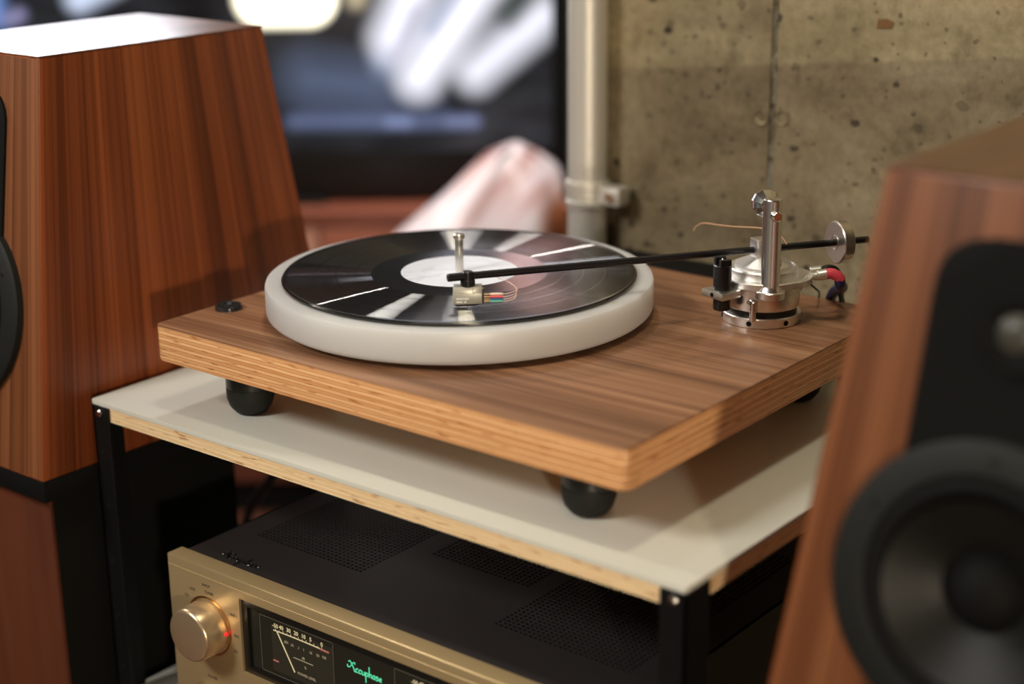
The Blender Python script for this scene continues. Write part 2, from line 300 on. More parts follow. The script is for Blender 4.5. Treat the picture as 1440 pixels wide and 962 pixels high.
def box(bm, x0, x1, y0, y1, z0, z1, bev=0, seg=2):
    b = bmesh.new(); bmesh.ops.create_cube(b, size=1)
    for v in b.verts: v.co = Vector((x0 + (v.co.x + .5) * (x1 - x0), y0 + (v.co.y + .5) * (y1 - y0), z0 + (v.co.z + .5) * (z1 - z0)))
    if bev: bmesh.ops.bevel(b, geom=b.edges[:], offset=bev, segments=seg, affect='EDGES', profile=0.5)
    merge(bm, b); return bm
def hexa(bm, pts, bev=0, seg=2):
    """8 points: bottom ring 0-3, top ring 4-7"""
    b = bmesh.new(); v = [b.verts.new(p) for p in pts]
    for f in ((0, 3, 2, 1), (4, 5, 6, 7), (0, 1, 5, 4), (1, 2, 6, 5), (2, 3, 7, 6), (3, 0, 4, 7)): b.faces.new([v[i] for i in f])
    if bev: bmesh.ops.bevel(b, geom=b.edges[:], offset=bev, segments=seg, affect='EDGES', profile=0.5)
    merge(bm, b); return bm
def lathe(bm, prof, c=(0, 0, 0), axis=(0, 0, 1), seg=48, closed=False):
    b = bmesh.new(); rings = []
    for r, z in prof:
        if r <= 1e-6: rings.append([b.verts.new((0, 0, z))])
        else: rings.append([b.verts.new((r * math.cos(2 * PI * i / seg), r * math.sin(2 * PI * i / seg), z)) for i in range(seg)])
    prs = list(zip(rings[:-1], rings[1:]))
    if closed: prs.append((rings[-1], rings[0]))
    for A, B in prs:
        for i in range(seg):
            j = (i + 1) % seg
            if len(A) == 1 and len(B) == 1: break
            if len(A) == 1: b.faces.new((A[0], B[i], B[j]))
            elif len(B) == 1: b.faces.new((A[i], A[j], B[0]))
            else: b.faces.new((A[i], A[j], B[j], B[i]))
    q = Vector((0, 0, 1)).rotation_difference(Vector(axis).normalized()).to_matrix().to_4x4()
    bmesh.ops.transform(b, matrix=Matrix.Translation(c) @ q, verts=b.verts)
    merge(bm, b); return bm
def rod(bm, a, b_, r, r2=None, bev=0.3, seg=24):
    a, b_ = Vector(a), Vector(b_); L = (b_ - a).length; r2 = r if r2 is None else r2; e = min(bev, L * .4, r * .5)
    return lathe(bm, [(0, 0), (r - e, 0), (r, e), (r2, L - e), (r2 - e, L), (0, L)], a, b_ - a, seg)
def tube(bm, pts, r, seg=10, smooth=4):
    P = [Vector(p) for p in pts]
    if smooth and len(P) > 2:
        Q = []
        for i in range(len(P) - 1):
            p0, p1, p2, p3 = P[max(i - 1, 0)], P[i], P[i + 1], P[min(i + 2, len(P) - 1)]
            for k in range(smooth):
                t = k / smooth
                Q.append(0.5 * ((2 * p1) + (p2 - p0) * t + (2 * p0 - 5 * p1 + 4 * p2 - p3) * t * t + (3 * p1 - p0 - 3 * p2 + p3) * t ** 3))
        Q.append(P[-1]); P = Q
    rings = []; nrm = None
    for i, p in enumerate(P):
        t = (P[min(i + 1, len(P) - 1)] - P[max(i - 1, 0)]).normalized()
        if nrm is None: nrm = t.orthogonal().normalized()
        nrm = (nrm - t * nrm.dot(t)).normalized(); bn = t.cross(nrm)
        rings.append([bm.verts.new(p + (nrm * math.cos(2 * PI * k / seg) + bn * math.sin(2 * PI * k / seg)) * r) for k in range(seg)])
    for A, B in zip(rings[:-1], rings[1:]):
        for i in range(seg): bm.faces.new((A[i], A[(i + 1) % seg], B[(i + 1) % seg], B[i]))
    bm.faces.new(rings[0][::-1]); bm.faces.new(rings[-1]); return bm
def prism(bm, pts, z0, z1, bev=0):
    b = bmesh.new(); lo = [b.verts.new((x, y, z0)) for x, y in pts]; hi = [b.verts.new((x, y, z1)) for x, y in pts]; n = len(pts)
    b.faces.new(lo[::-1]); b.faces.new(hi)
    for i in range(n): b.faces.new((lo[i], lo[(i + 1) % n], hi[(i + 1) % n], hi[i]))
    if bev:
        ed = [e for e in b.edges if abs(e.verts[0].co.z - e.verts[1].co.z) < 1e-6]
        bmesh.ops.bevel(b, geom=ed, offset=bev, segments=2, affect='EDGES', profile=0.5)
    merge(bm, b); return bm
def rrect(x0, x1, y0, y1, r, n=6):
    out = []
    for cx, cy, a in ((x1 - r, y0 + r, -90), (x1 - r, y1 - r, 0), (x0 + r, y1 - r, 90), (x0 + r, y0 + r, 180)):
        for i in range(n + 1):
            t = math.radians(a + 90 * i / n); out.append((cx + r * math.cos(t), cy + r * math.sin(t)))
    return out
def text_bm(s, size, origin, ux, uy, un, depth=0.1, align='CENTER'):
    """flat lettering in a plane: origin, text direction ux, up uy, outward normal un (mm)"""
    cu = bpy.data.curves.new('t', 'FONT'); cu.body = s; cu.size = size; cu.align_x = align; cu.extrude = depth / 2; cu.offset = size * .018; cu.resolution_u = 3
    o = bpy.data.objects.new('t', cu); COL.objects.link(o); dg = bpy.context.evaluated_depsgraph_get(); me = bpy.data.meshes.new_from_object(o.evaluated_get(dg))
    bm = bmesh.new(); bm.from_mesh(me); bpy.data.objects.remove(o); bpy.data.curves.remove(cu); bpy.data.meshes.remove(me)
    ux, uy, un = Vector(ux), Vector(uy), Vector(un); mt = Matrix(((ux.x, uy.x, un.x, origin[0]), (ux.y, uy.y, un.y, origin[1]), (ux.z, uy.z, un.z, origin[2]), (0, 0, 0, 1)))
    bmesh.ops.transform(bm, matrix=mt, verts=bm.verts); return bm

# ================================================================== SETTING
FZ = -800.0; CZ = 1900.0
bm = BM(); box(bm, -2800, 3200, -3400, 2600, FZ - 60, FZ); struct(finish('floor', bm, M['floorwood'], smooth=0))
bm = BM(); box(bm, -2800, 3200, -3400, 2600, CZ, CZ + 60); struct(finish('ceiling', bm, M['ceil'], smooth=0))
bm = BM(); box(bm, -2860, -2800, -3400, 2600, FZ, CZ); struct(finish('wall_left', bm, M['roomwall'], smooth=0))
bm = BM(); box(bm, 3200, 3260, -3400, 2600, FZ, CZ); struct(finish('wall_right', bm, M['roomwall'], smooth=0))
bm = BM(); box(bm, -2800, 3200, 2600, 2660, FZ, CZ); struct(finish('wall_far', bm, M['roomwall'], smooth=0))
bm = BM(); box(bm, -2800, 3200, -3460, -3400, FZ, CZ); struct(finish('wall_front', bm, M['roomwall'], smooth=0))
# concrete pier behind the turntable: core, two cast panels, a rough joint between them
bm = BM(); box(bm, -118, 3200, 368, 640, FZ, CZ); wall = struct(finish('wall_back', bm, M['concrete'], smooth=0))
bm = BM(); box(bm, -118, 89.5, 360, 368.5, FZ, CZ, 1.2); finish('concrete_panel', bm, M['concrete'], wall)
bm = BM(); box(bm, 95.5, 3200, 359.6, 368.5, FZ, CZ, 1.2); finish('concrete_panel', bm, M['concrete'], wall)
bm = BM()
z = FZ
while z < CZ:
    h = random.uniform(5, 11); w = random.uniform(1.0, 3.4); cx = 92.5 + random.uniform(-.8, .8)
    if -150 < z < 500: box(bm, cx - w, cx + w, 361.2 + random.uniform(-.9, .6), 368.5, z, z + h + 1, .9, 1)
    z += h
box(bm, 89, 96, 364.5, 368.5, FZ, CZ); j = finish('joint_filler', bm, M['mortar'], wall, smooth=0); j['kind'] = 'stuff'
for x, zz in ((81.5, 87.3), (104.2, 89.2)):
    bm = BM(); lathe(bm, [(0, -.9), (4.6, -.9), (5.2, -.2), (6.2, -.2), (6.6, 1.5)], (x, 359.6, zz), (0, -1, 0), 24); finish('tie_plug', bm, M['tie'], wall)
bm = BM(); prism(bm, [(198, 180.5), (213, 181.5), (214.5, 187), (207, 190), (198.5, 189)], 0, 1.0); bmesh.ops.transform(bm, matrix=Matrix(((1, 0, 0, 0), (0, 0, -1, 360.0), (0, 1, 0, 0), (0, 0, 0, 1))), verts=bm.verts); finish('rust_patch', bm, M['rust'], wall)

def cut(o, cutter):
    me = bpy.data.meshes.new('cutter'); cutter.to_mesh(me); cutter.free(); c = bpy.data.objects.new('cutter', me); COL.objects.link(c)
    c.parent = o.parent; c.location = o.location
    md = o.modifiers.new('cut', 'BOOLEAN'); md.operation = 'DIFFERENCE'; md.object = c; md.solver = 'EXACT'
    dg = bpy.context.evaluated_depsgraph_get(); dg.update(); new = bpy.data.meshes.new_from_object(o.evaluated_get(dg)); o.modifiers.clear()
    old = o.data; o.data = new; bpy.data.meshes.remove(old); bpy.data.objects.remove(c); bpy.data.meshes.remove(me); new.name = o.name
    new.shade_smooth(); new.set_sharp_from_angle(angle=math.radians(35))
# ================================================================== RACK
rack = thing('equipment_rack', 'black steel rack with a white topped plywood shelf under the turntable', 'rack', (51, 70, FZ))
bm = BM(); prism(bm, rrect(-257, 360, -200, 312, 2), -118, -114, .7); finish('shelf_surface', bm, M['laminate'], rack)
bm = BM(); prism(bm, rrect(-252, 359, -199, 311, 1.5), -131, -118); finish('plywood_core', bm, M['shelf_ply'], rack)
bm = BM(); prism(bm, rrect(-257, 360, -200, 312, 2), -408, -405, .5); finish('lower_shelf_surface', bm, M['laminate'], rack)
bm = BM(); prism(bm, rrect(-252, 359, -199, 311, 1.5), -422, -408); finish('lower_plywood_core', bm, M['shelf_ply'], rack)
def leg(sx, sy):
    X = -254 if sx < 0 else 361.5; Y = -201.5 if sy < 0 else 313.5; b = BM()
    x1 = X + 21 * -sx; y1 = Y + 30 * -sy
    box(b, min(X, x1), max(X, x1), min(Y, Y - sy * 2.5), max(Y, Y - sy * 2.5), FZ, -118.3, .4, 1)
    box(b, min(X, X - sx * 2.5), max(X, X - sx * 2.5), min(Y, y1), max(Y, y1), FZ, -118.3, .4, 1)
    l = finish('leg', b, M['steel_black'], rack)
    hx = X + 9.5 * -sx
    b = BM(); lathe(b, [(0, 2.2), (2.6, 2.2), (3.6, 1.2), (3.8, 0)], (hx, Y, -124), (0, sy, 0), 16); bolt = finish('bolt', b, M['steel'], l)
    for k in range(6):
        b = BM(); lathe(b, [(0, .15), (1.7, .15), (2.3, .5), (2.6, 0)], (hx, Y, -160 - 53 * k), (0, sy, 0), 14); finish('bolt_hole', b, M['blackmatt'], l)
for sx in (-1, 1):
    for sy in (-1, 1): leg(sx, sy)
for y, zz in ((306, -150), (306, -452), (-190, -452)):
    bm = BM(); rod(bm, (-250, y, zz), (357, y, zz), 6, bev=1); finish('crossbar', bm, M['steel_black'], rack)

# ================================================================== TURNTABLE
tt = thing('turntable', 'walnut topped turntable plinth with plywood edges and a thick frosted white platter', 'turntable', (58, 16, -114))
bm = BM(); prism(bm, rrect(-183, 300.3, -183.5, 217, 7), -37.2, -36, .35); finish('veneer_top', bm, M['plinth_top'], tt)
bm = BM(); prism(bm, rrect(-183, 300.3, -183.5, 217, 7), -67, -37.2, 1.2); finish('plywood_body', bm, M['plinth_ply'], tt)
foot = None
for x, y in ((-120, -137), (236, -137), (-120, 170), (236, 170)):
    if foot is None:
        bm = BM(); lathe(bm, [(0, 47), (20.5, 47), (20.5, 24), (19.6, 23), (0, 23)], (x, y, -114)); foot = finish('foot', bm, M['footgloss'], tt, org=(x, y, -114))
        bm = BM(); lathe(bm, [(0, 23.5), (20.2, 23.4), (20.5, 22), (20.2, 14), (18, 7), (14, 2), (10, 0), (0, 0)], (x, y, -114)); finish('rubber_tip', bm, M['rubber'], foot)
    else: clone(foot, Vector((x, y, -114)) - ORG[tt.name], tt)
bm = BM(); lathe(bm, [(0, 1.2), (7.5, 1.4), (9.2, 3.4), (10.8, 3.8), (11.8, 3.2), (12.2, 0)], (-166.4, -114.3, -36)); finish('power_button', bm, plain('black_glass_button', (0.015, 0.017, 0.018), 0.12), tt)
bm = BM(); lathe(bm, [(0, -36), (75, -36), (75, -31), (0, -31)], (0, 0, 0), seg=64); finish('bearing_disc', bm, M['blackmatt'], tt)
bm = BM(); lathe(bm, [(0, -31), (162.5, -31), (164.6, -29), (165.2, -27), (165.2, -6.8), (164.4, -4.6), (162.8, -4), (0, -4)], (0, 0, 0), seg=160); finish('platter', bm, M['acrylic'], tt)
bm = BM(); lathe(bm, [(0, -4), (3.6, -4), (3.55, 27.5), (4.9, 28.2), (4.9, 31.4), (4.0, 32.4), (0, 32.6)], (0, 0, 0), seg=32); finish('spindle', bm, M['spindle'], tt)

rec = thing('vinyl_record', 'black vinyl record with a plain white label lying on the platter', 'record', (0, 0, -4))
bm = BM(); lathe(bm, [(3.7, -4), (149.6, -4), (151, -3), (151, -1.6), (149.8, -.4), (147, -.9), (56, -.9), (52, -.6), (3.7, -.6)], (0, 0, 0), seg=200); finish('disc', bm, M['vinyl'], rec)
bm = BM(); lathe(bm, [(3.7, -.6), (50, -.6), (50, -.35), (36, -.32), (34.8, -.5), (15, -.5), (14, -.3), (3.7, -.3)], (0, 0, 0), seg=96); finish('paper_label', bm, M['label'], rec)

# ================================================================== TONEARM
PV = Vector((218.1, 133.6, 0)); ST = Vector((77.6, -82.4, 0)); AD = (PV - ST).normalized(); AP = Vector((-AD.y, AD.x, 0))
def ap(t, z, side=0): return ST + AD * t + AP * side + Vector((0, 0, z))
def armz(t): return 25.9 - 0.0072 * t
TL = (PV - ST).length
ta = thing('tonearm', 'silver tonearm base and post with a thin black arm tube reaching over the record', 'tonearm', (PV.x, PV.y, -36))
C0 = (PV.x, PV.y, 0)
bm = BM(); lathe(bm, [(0, -36), (32.2, -36), (32.8, -35.4), (32.8, -28.4), (32.0, -27.6), (0, -27.6)], C0, seg=64); base = finish('base_ring', bm, M['alu'], ta)
for a in (-78, -22, -140):
    d = Vector((math.cos(math.radians(a)), math.sin(math.radians(a)), 0))
    bm = BM(); lathe(bm, [(0, .15), (1.5, .15), (2.1, .5), (2.3, 0)], Vector((PV.x, PV.y, -32)) + d * 32.75, d, 16); finish('screw_hole', bm, M['blackmatt'], base)
bm = BM(); lathe(bm, [(0, -27.6), (29.3, -27.6), (29.3, -22), (0, -22)], C0, seg=64); finish('oil_seal', bm, M['black'], ta)
bm = BM(); lathe(bm, [(0, -22.5), (30.6, -22.5), (31.2, -21.8), (31.2, -9), (0, -9)], C0, seg=64); finish('lower_cup', bm, M['posted'], ta)
# arm-lift collar: ring, boss under the post, tab on the left
PB = Vector((241.2 - 2.5, 106.1 + 4, 0)); LP = Vector((205.4, 90.3, 0)); PBv = PB - PV; LPv = LP - PV
bm = BM(); lathe(bm, [(0, -9), (32.6, -9), (33.2, -8.4), (33.2, -3.6), (32.6, -3), (0, -3)], C0, seg=64)
lathe(bm, [(0, -9), (12.0, -9), (12.6, -8.4), (12.6, -3.2), (12.0, -2.6), (0, -2.6)], PB, seg=40)
u = LPv.normalized(); w = Vector((-u.y, u.x, 0))
def loc2(a, b_): p = LP + u * a + w * b_; return (p.x, p.y)
prism(bm, [loc2(-18, -7), loc2(-11, -9.5), loc2(-9, -12.5), loc2(11, -12.5), loc2(11, 12.5), loc2(-9, 12.5), loc2(-12, 7), loc2(-18, 6)], -8.8, -2.8, .5)
coll = finish('lift_collar', bm, M['alu'], ta)
for p, d in ((LP + u * 11 + Vector((0, 0, -5.8)), u), (PB + PBv.normalized() * 12.5 + w * -3 + Vector((0, 0, -5.8)), PBv.normalized())):
    bm = BM(); lathe(bm, [(0, .3), (1.2, .3), (1.7, .5), (1.9, 0)], p, d, 14); finish('grub_screw', bm, M['blackmatt'], coll)
bm = BM(); lathe(bm, [(0, -20), (6.6, -20), (7.2, -19), (7.2, -9), (0, -9)], LP, seg=32); lathe(bm, [(0, -3), (7.5, -3), (7.5, 17.5), (7.0, 18.2), (0, 18.2)], LP, seg=32)
for s in (-1, 1):
    q = LP + AP * 5 * s; hexa(bm, [(*(q + AD * i + AP * k).xy, zz) for zz in (17.5, 23.5) for i, k in ((-5, -2.0), (5, -2.0), (5, 2.0), (-5, 2.0))], .6, 1)
lp = finish('lift_post', bm, M['armblack'], ta)
bm = BM(); q = LP + AD * 0 + Vector((0, 0, 0)); rod(bm, (q.x, q.y, 16), (q.x - 2, q.y + 3, 22), 1.2); finish('lift_rod', bm, M['steel'], lp)
# lever under the collar
lv = PV + (LPv.normalized() * 1 + Vector((0.55, -.3, 0))).normalized() * 31
bm = BM(); rod(bm, lv + Vector((-6, 5, -14)), lv + Vector((6, -4, -14.5)), 2.6); rod(bm, lv + Vector((5, -3.5, -12)), lv + Vector((5.2, -4, -28)), 2.3, 2.9); finish('lift_lever', bm, M['steel'], ta)
# oil cup, flange with sockets
bm = BM(); lathe(bm, [(0, -3), (28.5, -3), (29, -2), (29, 9.2), (28, 10.4), (26.8, 10.4), (26.5, 9.4), (0, 9.4)], C0, seg=64); finish('oil_cup', bm, M['alusoft'], ta)
bm = BM(); lathe(bm, [(0, -2.9), (36, -2.9), (36.6, -2.2), (36.6, 2.4), (35.8, 3), (0, 3)], C0, seg=64)
fl = Vector((0.86, 0.51, 0)); fp = Vector((-fl.y, fl.x, 0))
def f2(a, b_): p = PV + fl * a + fp * b_; return (p.x, p.y)
prism(bm, [f2(18, -30), f2(30, -25), f2(38, -15), f2(41, -6), f2(41, 6), f2(38, 15), f2(30, 25), f2(18, 30)], -2.8, 2.7, .5); finish('socket_flange', bm, M['alusoft'], ta)
bm = BM(); lathe(bm, [(23.5, 9.4), (23.5, 12.2), (22.4, 13), (9.5, 18.5), (8.5, 19.2), (0, 19.2)], C0, seg=64); finish('pivot_cone', bm, M['alusoft'], ta)
bm = BM(); q = PV; hexa(bm, [(*(q + AD * i + AP * k).xy, zz) for zz in (18, 33.5) for i, k in ((-9.5, -7), (8, -7), (8, 7), (-9.5, 7))], .7, 2); finish('pivot_block', bm, M['alu'], ta)
bm = BM(); q = PV + Vector((19, -6, 0)); rod(bm, (q.x, q.y, 9), (q.x, q.y, 19), 1.5); finish('stop_pin', bm, M['steel'], ta)
# support post with its cross shaft, pin and knob
bm = BM(); lathe(bm, [(0, -2.6), (10.5, -2.6), (9.0, 0.2), (7.9, 2), (7.9, 72.2), (7.2, 73.6), (0, 74)], PB, seg=40); post = finish('support_post', bm, M['posted'], ta)
sh = Vector((-.74, .67, 0)).normalized(); q = PB + Vector((0, 0, 61.5))
bm = BM(); rod(bm, q - sh * 6.5, q - sh * 13.5, 4.4, 4.0, .7); finish('shaft_pin', bm, M['steel'], post)
bm = BM(); lathe(bm, [(0, 7), (4.8, 7), (4.8, 9), (6.5, 10), (11.2, 16), (11.8, 17), (11.8, 21), (10.8, 22.4), (0, 22.8)], q + Vector((0, 0, 4.5)), sh, 12); finish('thumb_knob', bm, M['steel'], post, smooth=20)
# arm tube, counterweight
bm = BM(); rod(bm, ap(-15.5, armz(-15.5)), ap(356, armz(356)), 3.0, bev=.5); finish('arm_tube', bm, M['armblack'], ta)
bm = BM(); rod(bm, ap(-15.6, armz(-15.6)), ap(-1, armz(-1)), 3.25, bev=.4); finish('arm_tip', bm, M['armblack'], ta)
ca = (ap(1, armz(1)) - ap(0, armz(0))).normalized()
bm = BM(); lathe(bm, [(3.2, 0), (5.5, 0), (5.6, -.5), (6.2, -.5), (6.3, 0), (17.2, 0), (18.1, .8), (18.1, 9.2), (17.2, 10), (3.2, 10)], ap(324, armz(324)), ca, 64); finish('counterweight', bm, brushed('turned_steel', (0.60, 0.56, 0.50), 0.3, 1.0, (60, 60, 60), .05), ta)
# cartridge under its clamp
OA = -0.33   # cartridge offset angle
AX = Vector((AD.x * math.cos(OA) - AD.y * math.sin(OA), AD.x * math.sin(OA) + AD.y * math.cos(OA), 0)); AY_ = Vector((-AX.y, AX.x, 0))
ZC = Matrix(((AX.x, AY_.x, 0, ST.x), (AX.y, AY_.y, 0, ST.y), (0, 0, 1, 0), (0, 0, 0, 1)))
def fin_c(name, bm, mat, parent): bmesh.ops.transform(bm, matrix=ZC, verts=bm.verts); return finish(name, bm, mat, parent)
bm = BM(); lathe(bm, [(0, 18.0), (5.4, 18.0), (5.8, 18.5), (5.8, 22.6), (4.4, 23.5), (4.4, 29.2), (3.8, 29.8), (0, 29.8)], (0.8, 0, 0), seg=28); fin_c('headshell_clamp', bm, M['armblack'], ta)
bm = BM(); hexa(bm, [(-11, -5, 3.8), (12, -5, 4.6), (12, 7, 4.6), (-11, 7, 3.8), (-11, -6.2, 13.4), (12, -6.2, 13.4), (12, 7, 13.4), (-11, 7, 13.4)], .5, 2)
cart = fin_c('cartridge', bm, M['cart'], ta)
bm = BM(); hexa(bm, [(-11, -5.6, 13.4), (5, -6.6, 13.2), (5, 7, 13.2), (-11, 7, 13.4), (-10.6, -4.6, 18.2), (5, -5, 18.2), (5, 6, 18.2), (-10.6, 6, 18.2)], .4, 2)
hexa(bm, [(5, -5.6, 13.2), (12, -3.0, 13.2), (12, 7, 13.2), (5, 7, 13.2), (5, -4.4, 18.2), (11.8, -2, 18.2), (11.8, 6, 18.2), (5, 6, 18.2)], .4, 2); fin_c('mounting_block', bm, M['cart'], cart)
bm = BM(); hexa(bm, [(-9, -3.5, 2.2), (8, -3.5, 2.8), (8, 5, 2.8), (-9, 5, 2.2), (-10, -4.2, 4.0), (11, -4.2, 4.7), (11, 6, 4.7), (-10, 6, 4.0)], .3, 1); box(bm, 12, 13.5, -4.5, 6.5, 4.8, 13.2, .2, 1); fin_c('black_underside', bm, M['black'], cart)
bm = BM(); rod(bm, (7, 0, 3.2), (0, 0, 0.6), .35); rod(bm, (0.2, 0, .9), (0, 0, -.9), .3, .08); fin_c('stylus', bm, M['brasspin'], cart)
bm = BM(); rod(bm, (12, -2, 16.2), (13.4, -2, 16.2), 0.9); fin_c('mounting_screw', bm, M['steel'], cart)
# two rows of tiny lettering on the cartridge flank (too small to read in the photograph)
bm = BM()
for zz, n, w0 in ((8.9, 12, .55), (6.3, 8, .75)):
    x = -8.2
    for k in range(n):
        ww = w0 * random.uniform(.7, 1.15); y = -5.62 - (zz - 4) * .06; 
        if not (zz < 7 and k == 5): box(bm, x, x + ww, y - .14, y + .3, zz - .75, zz + random.choice((.55, .8, .55)))
        x += ww + .3
l = fin_c('lettering', bm, M['whiteprint'], cart)
for nm, mt, y, zz in (('pin_clip', 'clip_white', -3, 12.0), ('pin_clip', 'clip_red', -3.3, 9.9), ('pin_clip', 'clip_blue', -3, 7.8), ('pin_clip', 'clip_green', -3.3, 6.2)):
    bm = BM(); rod(bm, (18.2, y, zz), (28.5, y - .4, zz + .2), 1.05, .9, .3, 12); c_ = fin_c(nm, bm, M[mt], cart); c_['label'] = mt.split('_')[1] + ' sleeved cartridge pin clip'
    bm = BM(); rod(bm, (13.2, y, zz), (18.4, y, zz), .85, .8, .2, 10); fin_c('clip_pin', bm, M['brasspin'], c_)
    bm = BM(); k = zz * .35
    tube(bm, [(28.2, y - .4, zz + .2), (32, y - 1, zz + .3 + k * .1), (36.5 + k * .7, y - 1.5 + k * .5, zz + 3), (40 - k * .6, y + k, 14 + k * .8), (36, y + 3, 19.2 - k * .2), (31, 5, 20.5), (26, 7, 21.6), (22, 7.4, 23.6)], .28, 6); bmesh.ops.transform(bm, matrix=ZC, verts=bm.verts); finish('lead_wire', bm, M['wire_pink'], ta)
bm = BM(); tube(bm, [(126.5, 170, 19), (129, 170.5, 23.5), (136, 171, 27), (150, 171, 27.5), (166, 170, 28.5), (186, 168, 31), (203, 160, 34), (214, 152, 36), (224, 150, 33), (230, 150, 27), (231, 149, 22)], .42, 6); finish('ground_wire', bm, M['wire_copper'], ta)

# phono lead behind the tonearm
pc = thing('phono_cable', 'dark blue phono lead with red collar plugged in behind the tonearm', 'cable', (262, 190, -36))
e0 = PV + fl * 38 - fp * 8; e1 = PV + fl * 38 + fp * 9
bm = BM(); rod(bm, (e0.x + 2.5, e0.y + 1.5, 3.6), (e0.x + 6, e0.y + 4, 4.6), 3.6, 4.0, .5); rod(bm, (e0.x + 5.8, e0.y + 3.8, 4.5), (e0.x + 12, e0.y + 8, 6), 4.4, 4.6, .5); finish('plug', bm, M['plug'], pc)
bm = BM(); rod(bm, (e1.x + 1, e1.y + 1, 3.6), (e1.x + 9.6, e1.y + 5, 5), 3.6, 4.0, .5); finish('plug', bm, M['plug'], pc)
bm = BM(); tube(bm, [(e0.x + 11.5, e0.y + 7.5, 6), (e0.x + 15, e0.y + 10, 6.2), (e0.x + 19, e0.y + 13, 4), (e0.x + 21, e0.y + 15, .5)], 4.6, 14); finish('red_collar', bm, M['cable_red'], pc)
bm = BM(); tube(bm, [(e0.x + 20.4, e0.y + 14.4, 1.5), (e0.x + 19.5, e0.y + 17.5, -4), (e0.x + 9, e0.y + 42, -14), (e0.x - 8, e0.y + 64, -24), (e0.x - 20, 224, -38), (e0.x - 23, 229, -60), (e0.x - 23, 229, -113)], 4.6, 14); finish('lead', bm, M['cable_blue'], pc)
bm = BM(); tube(bm, [(e1.x + 9.5, e1.y + 5, 5), (e1.x + 14, e1.y + 9, 7), (e1.x + 17, e1.y + 17, 3), (e1.x + 12, e1.y + 34, -12), (e1.x, 222, -34), (e1.x - 2, 233, -60), (e1.x - 2, 233, -113)], 2.6, 12); finish('lead', bm, M['black'], pc)
bm = BM(); tube(bm, [(e0.x - 5, e0.y + 8, -4.2), (e0.x - 12, e0.y + 36, -18), (e0.x - 28, 218, -33), (e0.x - 32, 223, -50), (e0.x - 32, 225, -113)], .9, 8); finish('ground_lead', bm, M['black'], pc)

# black unit standing behind the plinth
bx = thing('power_supply', 'low black metal box on the shelf behind the turntable plinth', 'power supply', (20, 285, -114))
bm = BM(); box(bm, -160, 150, 240, 308, -110, -51, 1.5); finish('case', bm, M['blackmatt'], bx)
for x in (-140, 130):
    for y in (252, 296):
        bm = BM(); lathe(bm, [(0, -114), (7, -114), (7.5, -110), (0, -110)], (x, y, 0), seg=20); finish('foot', bm, M['rubber'], bx)

# ================================================================== AMPLIFIER
AY = -216.0
amp = thing('amplifier', 'champagne gold fronted amplifier with dark perforated top on the lower shelf', 'amplifier', (82.5, 0, -405))
def plate_hole(bm, x0, x1, z0, z1, hx0, hx1, hz0, hz1, yf, yb, bev):
    """front plate with a rectangular opening; outer edge rounded over"""
    L = []
    for (a0, a1, c0, c1, y) in ((hx0, hx1, hz0, hz1, yb), (hx0, hx1, hz0, hz1, yf), (x0 + bev, x1 - bev, z0 + bev, z1 - bev, yf), (x0 + bev * .3, x1 - bev * .3, z0 + bev * .3, z1 - bev * .3, yf + bev * .3), (x0, x1, z0, z1, yf + bev), (x0, x1, z0, z1, yb)):
        L.append([bm.verts.new(p) for p in ((a0, y, c0), (a1, y, c0), (a1, y, c1), (a0, y, c1))])
    for A, B in zip(L, L[1:] + L[:1]):
        for i in range(4): bm.faces.new((A[i], A[(i + 1) % 4], B[(i + 1) % 4], B[i]))
bm = BM(); plate_hole(bm, -150, 315, -391, -226, -62, 227, -310, -242, AY, -199, 1.6); face = finish('faceplate', bm, M['gold'], amp, smooth=50)
bm = BM(); box(bm, -149, 314, AY - .35, AY + .5, -235.0, -234.3, .2, 1); finish('face_ridge', bm, M['gold'], face)
bm = BM(); plate_hole(bm, -62, 227, -310, -242, -55, 220, -303.5, -248.5, AY + 2.2, AY + 8, .3); finish('window_bevel', bm, M['glass_frame'], amp)
bm = BM(); box(bm, -56, 221, AY + 5, AY + 8, -305, -247); win = finish('window_panel', bm, M['glass_black'], amp)
GY = AY + 4.9
def frame(bm, x0, x1, z0, z1, t=.45):
    for a, b_, c_, d_ in ((x0, x1, z1 - t, z1), (x0, x1, z0, z0 + t), (x0, x0 + t, z0, z1), (x1 - t, x1, z0, z1)): box(bm, a, b_, GY - .15, GY + .2, c_, d_)
bm = BM(); frame(bm, -43.5, 40.5, -303, -252); finish('meter_frame', bm, M['frameline'], win)
bm = BM(); frame(bm, 106, 204, -303, -252); finish('meter_frame', bm, M['frameline'], win)
